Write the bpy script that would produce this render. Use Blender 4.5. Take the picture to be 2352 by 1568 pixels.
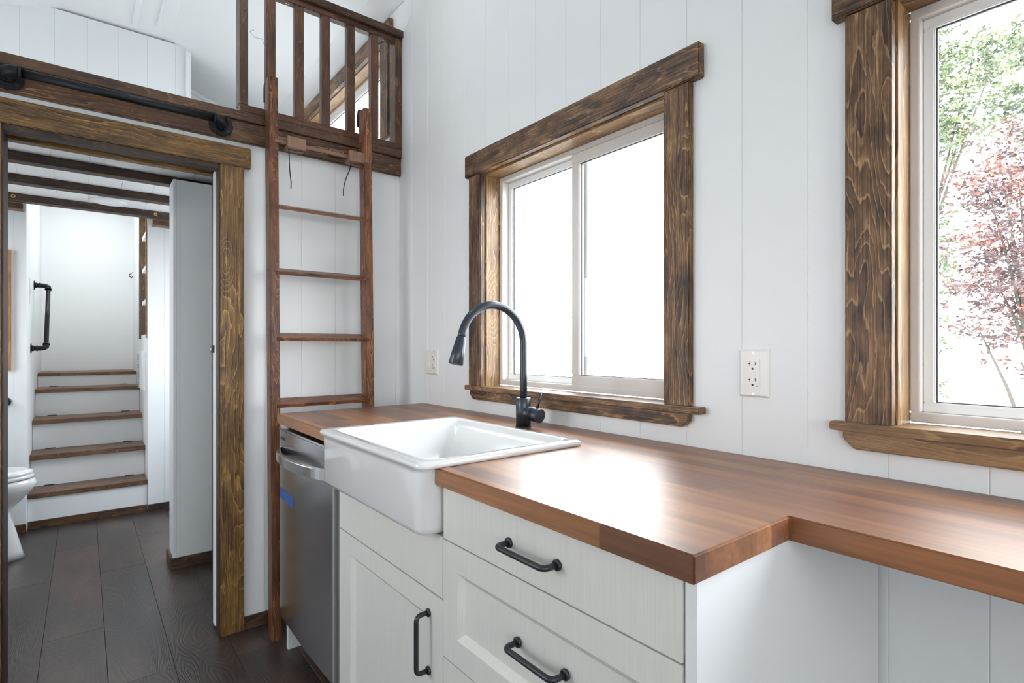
import bpy, bmesh, math, random
from mathutils import Vector, Matrix
random.seed(7)
C = bpy.context.scene.collection
SC = bpy.context.scene
for o in list(bpy.data.objects): bpy.data.objects.remove(o)

# ------------------------------------------------------------ camera, world, exposure
F = 1244.0; CAMH = 1.19
YAW = math.atan((1176 - 192) / F)
cd = bpy.data.cameras.new('camera'); cam = bpy.data.objects.new('camera', cd); C.objects.link(cam)
cam.location = (0, 0, CAMH); cam.rotation_euler = (math.pi/2, 0, -YAW)
cd.sensor_width = 36; cd.lens = F/2352*36; cd.shift_y = 14/2352; cd.clip_start = 0.02
SC.camera = cam
SC.view_settings.view_transform = 'Standard'
SC.view_settings.look = 'None'
SC.view_settings.gamma = 1
SC.view_settings.use_curve_mapping = False
SC.view_settings.exposure = 0.0

SKY = 13.0
w = bpy.data.worlds.new('world'); SC.world = w; w.use_nodes = True
nt = w.node_tree; bg = nt.nodes['Background']
tc = nt.nodes.new('ShaderNodeTexCoord'); sx = nt.nodes.new('ShaderNodeSeparateXYZ')
cr = nt.nodes.new('ShaderNodeValToRGB')
nt.links.new(tc.outputs['Generated'], sx.inputs[0]); nt.links.new(sx.outputs['Z'], cr.inputs[0])
cr.color_ramp.elements[0].position = 0.0; cr.color_ramp.elements[0].color = (0.97, 0.98, 1.0, 1)
cr.color_ramp.elements[1].position = 1.0; cr.color_ramp.elements[1].color = (0.78, 0.87, 1.0, 1)
nt.links.new(cr.outputs[0], bg.inputs[0]); bg.inputs[1].default_value = SKY
SC.cycles.max_bounces = 14; SC.cycles.diffuse_bounces = 8; SC.cycles.glossy_bounces = 4
SC.cycles.transparent_max_bounces = 12; SC.cycles.caustics_reflective = False; SC.cycles.caustics_refractive = False
SC.cycles.sample_clamp_indirect = 6.0

def portal(loc, rot, sx_, sy_):
    l = bpy.data.lights.new('opening_portal', 'AREA'); l.shape = 'RECTANGLE'; l.size = sx_; l.size_y = sy_
    l.cycles.is_portal = True
    o = bpy.data.objects.new('opening_portal', l); C.objects.link(o); o.location = loc; o.rotation_euler = rot
# ------------------------------------------------------------ constants of the place
XW = 1.254; YF = 2.502; XL = -1.25; YB = -3.0
EAVE = 2.93; ZL = 2.145         # eave height, underside of the loft
W1 = (0.905, 1.762, 1.040, 1.878)      # kitchen window opening y0,y1,z0,z1
W2 = (-0.62, 0.366, 1.038, 1.878)      # desk window
W3 = (2.70, 3.98, 2.29, 2.795)         # loft window
# unseen openings left of and behind the camera, added and sized for light
L1 = (-2.1, -1.5, 0.8, 1.95)
L5 = (3.1, 3.75, 2.35, 2.68)     # unseen loft opening, added to brighten the end wall and ceiling
H1 = (3.75, 4.45, 1.0, 1.9)      # opening hidden behind the partition, added to light the hall
L4 = (1.4, 2.0, 0.95, 1.7)  # unseen opening, added to light the cabinet fronts from the left
L2 = (3.75, 4.30, 1.1, 1.9)      # unseen opening, added to lift the hall ceiling
B1 = (-0.6, 0.4, 1.0, 2.1)
R90 = math.pi/2
portal((XW+.1, (W1[0]+W1[1])/2, (W1[2]+W1[3])/2), (0, R90, 0), W1[3]-W1[2], W1[1]-W1[0])
portal((XW+.1, (W2[0]+W2[1])/2, (W2[2]+W2[3])/2), (0, R90, 0), W2[3]-W2[2], W2[1]-W2[0])
portal((XW+.1, (W3[0]+W3[1])/2, (W3[2]+W3[3])/2), (0, R90, 0), W3[3]-W3[2], W3[1]-W3[0])
portal((XL-.1, (L1[0]+L1[1])/2, (L1[2]+L1[3])/2), (0, -R90, 0), L1[3]-L1[2], L1[1]-L1[0])
portal((XL-.1, (L2[0]+L2[1])/2, (L2[2]+L2[3])/2), (0, -R90, 0), L2[3]-L2[2], L2[1]-L2[0])
portal((XL-.1, (L4[0]+L4[1])/2, (L4[2]+L4[3])/2), (0, -R90, 0), L4[3]-L4[2], L4[1]-L4[0])
portal((XL-.1, (L5[0]+L5[1])/2, (L5[2]+L5[3])/2), (0, -R90, 0), L5[3]-L5[2], L5[1]-L5[0])
portal((XW+.1, (H1[0]+H1[1])/2, (H1[2]+H1[3])/2), (0, R90, 0), H1[3]-H1[2], H1[1]-H1[0])
def area(name, loc, rot, a, b, power, color=(1, 1, 1)):
    l = bpy.data.lights.new(name, 'AREA'); l.shape = 'RECTANGLE'; l.size = a; l.size_y = b
    l.energy = power; l.color = color
    o = bpy.data.objects.new(name, l); C.objects.link(o); o.location = loc; o.rotation_euler = rot
    return o
# unseen disc lights, added to brighten the main room and the stair
def disc_fill(loc, power, r=.09, color=(.97, .985, 1)):
    l = bpy.data.lights.new('fill_light', 'AREA'); l.shape = 'DISK'; l.size = r*2; l.energy = power; l.color = color
    o = bpy.data.objects.new('fill_light', l); C.objects.link(o); o.location = loc
for y in (-2.2, -.9, .5, 1.8):
    for x in (-.55, .45): disc_fill((x, y, 3.15), 4.5 if y > 1 else 1.0)
disc_fill((.03, 5.5, 2.58), 7.2)

# ------------------------------------------------------------ materials
def newmat(name):
    m = bpy.data.materials.new(name); m.use_nodes = True
    return m, m.node_tree, m.node_tree.nodes['Principled BSDF']
def N(nt, t, **k):
    n = nt.nodes.new('ShaderNode'+t)
    for a, b in k.items(): setattr(n, a, b)
    return n
def ramp(nt, stops):
    r = N(nt, 'ValToRGB'); e = r.color_ramp.elements
    while len(e) < len(stops): e.new(0.5)
    for i, (p, c) in enumerate(stops):
        e[i].position = p; e[i].color = (c, c, c, 1) if isinstance(c, (int, float)) else (*c, 1)
    return r
def math_(nt, op, a, b=None, c=None):
    n = N(nt, 'Math', operation=op)
    for i, v in enumerate((a, b, c)):
        if v is None: continue
        if isinstance(v, (int, float)): n.inputs[i].default_value = v
        else: nt.links.new(v, n.inputs[i])
    return n.outputs[0]
def mixc(nt, fac, a, b, mode='MIX'):
    n = N(nt, 'Mix', data_type='RGBA', blend_type=mode)
    for s, v in ((n.inputs[0], fac), (n.inputs[6], a), (n.inputs[7], b)):
        if isinstance(v, (int, float)): s.default_value = v
        elif isinstance(v, tuple): s.default_value = (*v, 1)
        else: nt.links.new(v, s)
    return n.outputs[2]
def plain(name, col, rough=.5, metal=0, spec=.5, bump=0, bscale=60, coat=0, var=0):
    m, nt, p = newmat(name)
    p.inputs['Base Color'].default_value = (*col, 1); p.inputs['Roughness'].default_value = rough
    p.inputs['Metallic'].default_value = metal; p.inputs['Specular IOR Level'].default_value = spec
    p.inputs['Coat Weight'].default_value = coat; p.inputs['Coat Roughness'].default_value = .08
    t = N(nt, 'TexCoord'); n = N(nt, 'TexNoise'); n.inputs['Scale'].default_value = bscale; n.inputs['Detail'].default_value = 3
    nt.links.new(t.outputs['Object'], n.inputs['Vector'])
    if var:
        c2 = tuple(c*(1-var) for c in col)
        r = ramp(nt, [(0.3, c2), (0.7, col)]); nt.links.new(n.outputs[0], r.inputs[0]); nt.links.new(r.outputs[0], p.inputs['Base Color'])
    if bump:
        b = N(nt, 'Bump'); b.inputs['Strength'].default_value = bump; b.inputs['Distance'].default_value = .002
        nt.links.new(n.outputs[0], b.inputs['Height']); nt.links.new(b.outputs[0], p.inputs['Normal'])
    return m
def wood(name, axis, dark, mid, light, rings=9, lines=.5, rough=.5, blotch=.45, coat=0.0, fine=.35, knots=True, across=1.0, bump=.35):
    """stained softwood: contour rings of a stretched noise field, fine grain, blotches and knots"""
    m, nt, p = newmat(name); L = nt.links
    t = N(nt, 'TexCoord'); oi = N(nt, 'ObjectInfo')
    off = N(nt, 'VectorMath', operation='SCALE'); off.inputs[0].default_value = (13.1, 7.7, 9.3); L.new(oi.outputs['Random'], off.inputs['Scale'])
    add = N(nt, 'VectorMath', operation='ADD'); L.new(t.outputs['Object'], add.inputs[0]); L.new(off.outputs[0], add.inputs[1])
    def mp(along, acr):
        s = [acr]*3; s['xyz'.index(axis)] = along
        q = N(nt, 'Mapping'); q.inputs['Scale'].default_value = s; L.new(add.outputs[0], q.inputs[0]); return q.outputs[0]
    n1 = N(nt, 'TexNoise'); n1.inputs['Scale'].default_value = 1; n1.inputs['Detail'].default_value = 3.2; n1.inputs['Roughness'].default_value = .45
    n1.inputs['Distortion'].default_value = .35
    L.new(mp(.95*across, 6.8*across), n1.inputs['Vector'])
    sepx = N(nt, 'SeparateXYZ'); L.new(mp(0, 1), sepx.inputs[0])
    oth = [sepx.outputs[i] for i in range(3) if i != 'xyz'.index(axis)]
    field = math_(nt, 'ADD', n1.outputs[0], math_(nt, 'MULTIPLY', math_(nt, 'ADD', oth[0], oth[1]), .55))
    vo = N(nt, 'TexVoronoi'); vo.inputs['Scale'].default_value = 1; L.new(mp(2.4, 9), vo.inputs['Vector'])
    kn = ramp(nt, [(0, 1.0), (.16, .45), (.38, 0)]); L.new(vo.outputs['Distance'], kn.inputs[0])
    if knots: field = math_(nt, 'ADD', field, math_(nt, 'MULTIPLY', kn.outputs[0], .34))
    wob = N(nt, 'TexNoise'); wob.inputs['Scale'].default_value = 1; wob.inputs['Detail'].default_value = 3; L.new(mp(22, 90), wob.inputs['Vector'])
    field = math_(nt, 'ADD', field, math_(nt, 'MULTIPLY', wob.outputs[0], .026))
    ring = math_(nt, 'FRACT', math_(nt, 'MULTIPLY', field, float(rings)*3.6))
    rr = ramp(nt, [(0, .14), (.25, .36), (.78, .48), (.87, 1.0), (.93, .95), (1.0, .08)]); L.new(ring, rr.inputs[0])
    msk = N(nt, 'TexNoise'); msk.inputs['Scale'].default_value = 1; msk.inputs['Detail'].default_value = 1; L.new(mp(1.6, 11), msk.inputs['Vector'])
    mk = ramp(nt, [(.36, .35), (.56, 1.0)]); L.new(msk.outputs[0], mk.inputs[0])
    n2 = N(nt, 'TexNoise'); n2.inputs['Scale'].default_value = 1; n2.inputs['Detail'].default_value = 3; n2.inputs['Roughness'].default_value = .6
    L.new(mp(5, 330), n2.inputs['Vector'])
    n3 = N(nt, 'TexNoise'); n3.inputs['Scale'].default_value = 1; n3.inputs['Detail'].default_value = 4; n3.inputs['Roughness'].default_value = .65
    L.new(mp(6.5, 17), n3.inputs['Vector'])
    base = ramp(nt, [(0.24, dark), (.52, mid), (.95, light)])
    v = math_(nt, 'ADD', math_(nt, 'MULTIPLY', math_(nt, 'MULTIPLY', math_(nt, 'SUBTRACT', rr.outputs[0], .42), mk.outputs[0]), lines*1.25), .5*(1-lines)+.42*lines)
    v = math_(nt, 'ADD', v, math_(nt, 'MULTIPLY', math_(nt, 'SUBTRACT', n2.outputs[0], .5), fine*1.6))
    v = math_(nt, 'ADD', v, math_(nt, 'MULTIPLY', math_(nt, 'SUBTRACT', n3.outputs[0], .5), blotch*1.7))
    v = math_(nt, 'ADD', v, math_(nt, 'MULTIPLY', math_(nt, 'SUBTRACT', oi.outputs['Random'], .5), .10))
    L.new(v, base.inputs[0])
    col = base.outputs[0]
    if knots:
        kd = ramp(nt, [(0, 1.0), (.055, .8), (.10, 0)]); L.new(vo.outputs['Distance'], kd.inputs[0])
        col = mixc(nt, kd.outputs[0], col, tuple(c*.45 for c in dark))
    L.new(col, p.inputs['Base Color'])
    p.inputs['Roughness'].default_value = rough; p.inputs['Coat Weight'].default_value = coat; p.inputs['Coat Roughness'].default_value = .25
    b = N(nt, 'Bump'); b.inputs['Strength'].default_value = bump; b.inputs['Distance'].default_value = .0015
    L.new(n2.outputs[0], b.inputs['Height']); L.new(b.outputs[0], p.inputs['Normal'])
    return m
_wc = {}
WOODS = {
 'casing':  dict(dark=(.026,.013,.008), mid=(.150,.077,.034), light=(.46,.275,.125), rings=8, lines=.38, blotch=.75, rough=.48, fine=.6),
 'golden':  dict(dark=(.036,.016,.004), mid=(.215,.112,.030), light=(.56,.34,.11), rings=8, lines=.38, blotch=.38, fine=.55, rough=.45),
 'beam':    dict(dark=(.028,.013,.008), mid=(.105,.050,.024), light=(.36,.18,.075), rings=7, lines=.5, blotch=.5, rough=.4),
 'rail':    dict(dark=(.030,.013,.009), mid=(.110,.046,.025), light=(.27,.115,.055), rings=6, lines=.35, blotch=.45, rough=.4, knots=False),
 'ladder':  dict(dark=(.030,.010,.006), mid=(.160,.060,.026), light=(.48,.20,.068), rings=11, lines=.45, blotch=.5, rough=.36, knots=False),
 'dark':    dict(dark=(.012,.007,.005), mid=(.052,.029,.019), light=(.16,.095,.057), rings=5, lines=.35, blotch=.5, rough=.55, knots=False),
 'jamb':    dict(dark=(.085,.040,.013), mid=(.30,.17,.07), light=(.55,.36,.17), rings=6, lines=.4, blotch=.35, rough=.4),
 'tread':   dict(dark=(.050,.021,.010), mid=(.175,.085,.044), light=(.27,.145,.085), rings=9, lines=.5, blotch=.4, rough=.42, knots=False),
 'block':   dict(dark=(.12,.060,.035), mid=(.27,.155,.100), light=(.40,.25,.17), rings=5, lines=.2, blotch=.3, rough=.6, knots=False),
 'honey':   dict(dark=(.075,.036,.014), mid=(.250,.140,.060), light=(.44,.27,.13), rings=6, lines=.3, blotch=.4, rough=.45, knots=False),
 'base':    dict(dark=(.025,.011,.005), mid=(.095,.045,.018), light=(.24,.125,.055), rings=6, lines=.45, blotch=.6, rough=.5),
 'orange':  dict(dark=(.20,.08,.02), mid=(.42,.20,.07), light=(.55,.30,.12), rings=5, lines=.3, blotch=.3, rough=.5, knots=False),
}
def W(kind, axis):
    if (kind, axis) not in _wc: _wc[kind, axis] = wood(kind+'_wood_'+axis, axis, **WOODS[kind])
    return _wc[kind, axis]

white_wall = plain('white_wall_paint', (.82, .84, .842), .5, bump=.05, bscale=90)
white_ceil = plain('white_ceiling_paint', (.86, .865, .87), .55)
white_trim = plain('white_trim_paint', (.84, .85, .86), .5)
porcelain = plain('glazed_fireclay', (.77, .77, .76), .10, coat=1.0, bump=.015, bscale=9)
black_metal = plain('matte_black_metal', (.012, .014, .018), .38, spec=.6, bump=.02, bscale=300)
pipe_black = plain('black_iron_pipe', (.018, .020, .024), .42, metal=.6, bump=.08, bscale=160)
gunmetal = plain('matte_dark_faucet', (.032, .040, .052), .30, metal=.45, spec=.7)
vinyl = plain('almond_vinyl', (.69, .655, .62), .38)
sash_white = plain('white_vinyl_sash', (.82, .82, .81), .3)
gasket = plain('dark_glazing_gasket', (.03, .03, .035), .5)
plate_mat = plain('outlet_plastic', (.80, .78, .74), .3)
slot_mat = plain('dark_slot', (.01, .01, .01), .6)
brass = plain('brass_screw', (.75, .42, .12), .3, metal=1)
cord_mat = plain('black_cord', (.012, .012, .018), .7)
reflection_mat = plain('blue_reflection', (.025, .085, .30), .45)  # flat blue standing in for a reflection in the steel
shade_mat = plain('gap_shade', (.012, .011, .010), .8)  # near-black standing in for shade in cabinet gaps and toe space

def cabinet_paint():
    m, nt, p = newmat('grained_offwhite_foil'); L = nt.links
    t = N(nt, 'TexCoord'); q = N(nt, 'Mapping'); q.inputs['Scale'].default_value = (60, 420, 9); L.new(t.outputs['Object'], q.inputs[0])
    n = N(nt, 'TexNoise'); n.inputs['Scale'].default_value = 1; n.inputs['Detail'].default_value = 3; L.new(q.outputs[0], n.inputs['Vector'])
    r = ramp(nt, [(.3, (.635, .620, .580)), (.62, (.675, .660, .620))]); L.new(n.outputs[0], r.inputs[0]); L.new(r.outputs[0], p.inputs['Base Color'])
    p.inputs['Roughness'].default_value = .42
    b = N(nt, 'Bump'); b.inputs['Strength'].default_value = .18; b.inputs['Distance'].default_value = .001; L.new(n.outputs[0], b.inputs['Height']); L.new(b.outputs[0], p.inputs['Normal'])
    return m
cab = cabinet_paint()
cab_side = plain('smooth_offwhite_side', (.74, .745, .74), .35)

def butcher():
    m, nt, p = newmat('walnut_butcher_block'); L = nt.links
    t = N(nt, 'TexCoord'); sp = N(nt, 'SeparateXYZ'); L.new(t.outputs['Object'], sp.inputs[0])
    cb = N(nt, 'CombineXYZ'); L.new(sp.outputs['Y'], cb.inputs[0]); L.new(sp.outputs['X'], cb.inputs[1])
    br = N(nt, 'TexBrick'); L.new(cb.outputs[0], br.inputs['Vector'])
    br.inputs['Scale'].default_value = 1; br.inputs['Brick Width'].default_value = 1.35; br.inputs['Row Height'].default_value = .0435
    br.inputs['Mortar Size'].default_value = 0.0002; br.offset = .37; br.offset_frequency = 3
    br.inputs['Color1'].default_value = (0, 0, 0, 1); br.inputs['Color2'].default_value = (1, 1, 1, 1); br.inputs['Mortar'].default_value = (.2, .2, .2, 1)
    q = N(nt, 'Mapping'); q.inputs['Scale'].default_value = (90, 4, 90); L.new(t.outputs['Object'], q.inputs[0])
    dist = N(nt, 'VectorMath', operation='ADD'); L.new(q.outputs[0], dist.inputs[0])
    sc_ = N(nt, 'VectorMath', operation='SCALE'); L.new(br.outputs['Color'], sc_.inputs[0]); sc_.inputs['Scale'].default_value = 31; L.new(sc_.outputs[0], dist.inputs[1])
    n = N(nt, 'TexNoise'); n.inputs['Scale'].default_value = 1; n.inputs['Detail'].default_value = 3; n.inputs['Roughness'].default_value = .6; L.new(dist.outputs[0], n.inputs['Vector'])
    r1 = ramp(nt, [(0, (.125, .043, .022)), (.35, (.180, .063, .028)), (.7, (.250, .094, .036)), (1, (.320, .132, .050))]); L.new(br.outputs['Color'], r1.inputs[0])
    r2 = ramp(nt, [(.3, .62), (.7, 1.18)]); L.new(n.outputs[0], r2.inputs[0])
    q2 = N(nt, 'Mapping'); q2.inputs['Scale'].default_value = (26, 1.6, 3); L.new(t.outputs['Object'], q2.inputs[0])
    ns = N(nt, 'TexNoise'); ns.inputs['Scale'].default_value = 1; ns.inputs['Detail'].default_value = 3; L.new(q2.outputs[0], ns.inputs['Vector'])
    r3 = ramp(nt, [(.3, .74), (.7, 1.22)]); L.new(ns.outputs[0], r3.inputs[0])
    c = mixc(nt, 1.0, r1.outputs[0], r2.outputs[0], 'MULTIPLY')
    c = mixc(nt, 1.0, c, r3.outputs[0], 'MULTIPLY')
    L.new(c, p.inputs['Base Color'])
    p.inputs['Roughness'].default_value = .42; p.inputs['Specular IOR Level'].default_value = .95; p.inputs['Specular Tint'].default_value = (1, .66, .42, 1); p.inputs['Coat Weight'].default_value = .5; p.inputs['Coat Roughness'].default_value = .46
    b = N(nt, 'Bump'); b.inputs['Strength'].default_value = .05; b.inputs['Distance'].default_value = .001; L.new(n.outputs[0], b.inputs['Height']); L.new(b.outputs[0], p.inputs['Normal'])
    return m
counter_mat = butcher()

def steel():
    m, nt, p = newmat('brushed_stainless'); L = nt.links
    t = N(nt, 'TexCoord'); q = N(nt, 'Mapping'); q.inputs['Scale'].default_value = (5, 5, 700); L.new(t.outputs['Object'], q.inputs[0])
    n = N(nt, 'TexNoise'); n.inputs['Scale'].default_value = 1; n.inputs['Detail'].default_value = 2; L.new(q.outputs[0], n.inputs['Vector'])
    r = ramp(nt, [(.3, (.60, .605, .64)), (.7, (.70, .705, .74))]); L.new(n.outputs[0], r.inputs[0]); L.new(r.outputs[0], p.inputs['Base Color'])
    p.inputs['Metallic'].default_value = 1; p.inputs['Roughness'].default_value = .22
    b = N(nt, 'Bump'); b.inputs['Strength'].default_value = .05; b.inputs['Distance'].default_value = .0005; L.new(n.outputs[0], b.inputs['Height']); L.new(b.outputs[0], p.inputs['Normal'])
    return m
steel_m = steel()

def floor_plank():
    m, nt, p = newmat('dark_vinyl_plank'); L = nt.links
    t = N(nt, 'TexCoord'); oi = N(nt, 'ObjectInfo')
    off = N(nt, 'VectorMath', operation='SCALE'); off.inputs[0].default_value = (17, 11, 5); L.new(oi.outputs['Random'], off.inputs['Scale'])
    add = N(nt, 'VectorMath', operation='ADD'); L.new(t.outputs['Object'], add.inputs[0]); L.new(off.outputs[0], add.inputs[1])
    def noise(s, d, ro, dis=0):
        q = N(nt, 'Mapping'); q.inputs['Scale'].default_value = s; L.new(add.outputs[0], q.inputs[0])
        n = N(nt, 'TexNoise'); n.inputs['Scale'].default_value = 1; n.inputs['Detail'].default_value = d; n.inputs['Roughness'].default_value = ro; n.inputs['Distortion'].default_value = dis
        L.new(q.outputs[0], n.inputs['Vector']); return n.outputs[0]
    big = noise((6, 2.2, 1), 4, .6)
    f = noise((7, 1.3, 1), 2, .4, .3)
    ring = math_(nt, 'FRACT', math_(nt, 'MULTIPLY', f, 34.0))
    rr = ramp(nt, [(0, 0.0), (.35, .8), (.7, 1.0), (1, .1)]); L.new(ring, rr.inputs[0])
    fine = noise((260, 9, 1), 3, .6)
    v = math_(nt, 'ADD', math_(nt, 'MULTIPLY', big, .8), math_(nt, 'MULTIPLY', fine, .25))
    v = math_(nt, 'ADD', v, math_(nt, 'MULTIPLY', math_(nt, 'SUBTRACT', oi.outputs['Random'], .5), .18))
    v = math_(nt, 'ADD', v, math_(nt, 'MULTIPLY', rr.outputs[0], .10))
    r = ramp(nt, [(.35, (.018, .013, .011)), (.6, (.042, .030, .027)), (.85, (.095, .055, .040))]); L.new(v, r.inputs[0])
    L.new(r.outputs[0], p.inputs['Base Color']); p.inputs['Roughness'].default_value = .34; p.inputs['Specular IOR Level'].default_value = .6
    h = math_(nt, 'ADD', math_(nt, 'MULTIPLY', rr.outputs[0], .8), math_(nt, 'MULTIPLY', fine, .3))
    b = N(nt, 'Bump'); b.inputs['Strength'].default_value = .35; b.inputs['Distance'].default_value = .0012; L.new(h, b.inputs['Height']); L.new(b.outputs[0], p.inputs['Normal'])
    return m
plank_mat = floor_plank()

def glass():
    m = bpy.data.materials.new('window_glass'); m.use_nodes = True; nt = m.node_tree; nt.nodes.clear()
    o = N(nt, 'OutputMaterial'); a = N(nt, 'BsdfTransparent'); g = N(nt, 'BsdfGlossy'); g.inputs['Roughness'].default_value = .02
    lw = N(nt, 'LayerWeight'); lw.inputs[0].default_value = .5; mx = N(nt, 'MixShader')
    fac = math_(nt, 'ADD', math_(nt, 'MULTIPLY', math_(nt, 'POWER', lw.outputs['Facing'], 5.0), .9), .025)
    a.inputs[0].default_value = (.97, .985, .98, 1)
    nt.links.new(fac, mx.inputs[0]); nt.links.new(a.outputs[0], mx.inputs[1]); nt.links.new(g.outputs[0], mx.inputs[2]); nt.links.new(mx.outputs[0], o.inputs[0])
    return m
glass_m = glass()
def lampmat(name, s):
    m, nt, p = newmat(name); p.inputs['Base Color'].default_value = (.9, .9, .9, 1)
    p.inputs['Emission Color'].default_value = (1, .98, .95, 1); p.inputs['Emission Strength'].default_value = s; return m
lamp_glow = lampmat('lamp_diffuser', .0)

# ------------------------------------------------------------ mesh helpers
WLOC = {}
class MB:
    def __init__(s): s.bm = bmesh.new()
    def box(s, x0, x1, y0, y1, z0, z1):
        x0, x1 = sorted((x0, x1)); y0, y1 = sorted((y0, y1)); z0, z1 = sorted((z0, z1))
        v = [s.bm.verts.new(p) for p in ((x0,y0,z0),(x1,y0,z0),(x1,y1,z0),(x0,y1,z0),(x0,y0,z1),(x1,y0,z1),(x1,y1,z1),(x0,y1,z1))]
        for f in ((0,3,2,1),(4,5,6,7),(0,1,5,4),(1,2,6,5),(2,3,7,6),(3,0,4,7)): s.bm.faces.new([v[i] for i in f])
        return s
    def prism(s, pts, a0, a1, axis):
        """2D outline pts extruded along axis between a0 and a1; pts are the other two coordinates in xyz order"""
        def mk(p, a):
            if axis == 'x': return (a, p[0], p[1])
            if axis == 'y': return (p[0], a, p[1])
            return (p[0], p[1], a)
        A = [s.bm.verts.new(mk(p, a0)) for p in pts]; B = [s.bm.verts.new(mk(p, a1)) for p in pts]
        n = len(pts); s.bm.faces.new(A[::-1]); s.bm.faces.new(B)
        for i in range(n): s.bm.faces.new((A[i], A[(i+1) % n], B[(i+1) % n], B[i]))
        return s
    def tube(s, pts, r, seg=16, caps=True):
        pts = [Vector(p) for p in pts]; n = len(pts); rs = r if isinstance(r, (list, tuple)) else [r]*n
        rings = []; up = None
        for i, p in enumerate(pts):
            d = (pts[min(i+1, n-1)] - pts[max(i-1, 0)]).normalized()
            if up is None:
                up = Vector((0, 0, 1)) if abs(d.z) < .9 else Vector((0, 1, 0))
            a = (up - d*up.dot(d)).normalized(); up = a; b = d.cross(a)
            rings.append([s.bm.verts.new(p + (a*math.cos(2*math.pi*k/seg) + b*math.sin(2*math.pi*k/seg))*rs[i]) for k in range(seg)])
        for i in range(n-1):
            for k in range(seg):
                f = s.bm.faces.new((rings[i][k], rings[i][(k+1) % seg], rings[i+1][(k+1) % seg], rings[i+1][k])); f.smooth = True
        if caps: s.bm.faces.new(rings[0][::-1]); s.bm.faces.new(rings[-1])
        return s
    def cyl(s, c, axis, r, h, seg=24, r2=None):
        c = Vector(c); a = {'x': Vector((1,0,0)), 'y': Vector((0,1,0)), 'z': Vector((0,0,1))}[axis] if isinstance(axis, str) else Vector(axis).normalized()
        return s.tube([c, c+a*h], [r, r if r2 is None else r2], seg)
def arc(c, r, a0, a1, n, u, v):
    c = Vector(c); u = Vector(u); v = Vector(v)
    return [c + u*(r*math.cos(a0+(a1-a0)*i/n)) + v*(r*math.sin(a0+(a1-a0)*i/n)) for i in range(n+1)]
def obj(name, mb, mat, parent=None, bevel=0, seg=2, smooth_angle=None):
    bm = mb.bm
    bmesh.ops.recalc_face_normals(bm, faces=bm.faces)
    lo = Vector([min(v.co[i] for v in bm.verts) for i in range(3)]); hi = Vector([max(v.co[i] for v in bm.verts) for i in range(3)])
    o0 = (lo+hi)/2
    if parent is None: o0.z = lo.z
    bmesh.ops.translate(bm, verts=bm.verts, vec=-o0)
    if bevel:
        es = [e for e in bm.edges if len(e.link_faces) == 2 and e.calc_face_angle(0) > math.radians(35)]
        bmesh.ops.bevel(bm, geom=es, offset=bevel, segments=seg, affect='EDGES', clamp_overlap=True)
    me = bpy.data.meshes.new(name); bm.to_mesh(me); bm.free()
    for m in (mat if isinstance(mat, list) else [mat]): me.materials.append(m)
    o = bpy.data.objects.new(name, me); C.objects.link(o)
    WLOC[o.name] = o0.copy()
    if parent is not None:
        o.parent = parent; o.location = o0 - WLOC[parent.name]
    else: o.location = o0
    return o
def thing(name, label, cat, loc, group=None):
    o = bpy.data.objects.new(name, None); C.objects.link(o); o.location = loc; o.empty_display_size = .05
    WLOC[o.name] = Vector(loc); o['label'] = label; o['category'] = cat
    if group: o['group'] = group
    return o
def tag(o, label, cat, group=None):
    o['label'] = label; o['category'] = cat
    if group: o['group'] = group
    return o
def struct_empty(name, loc, label=None):
    o = bpy.data.objects.new(name, None); C.objects.link(o); o.location = loc; WLOC[o.name] = Vector(loc); o['kind'] = 'structure'
    if label: o['label'] = label
    return o
def struct(name, mb, mat, label=None, bevel=0):
    o = obj(name, mb, mat, None, bevel); o['kind'] = 'structure'
    if label: o['label'] = label
    return o
def bx(*a): return MB().box(*a)

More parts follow.
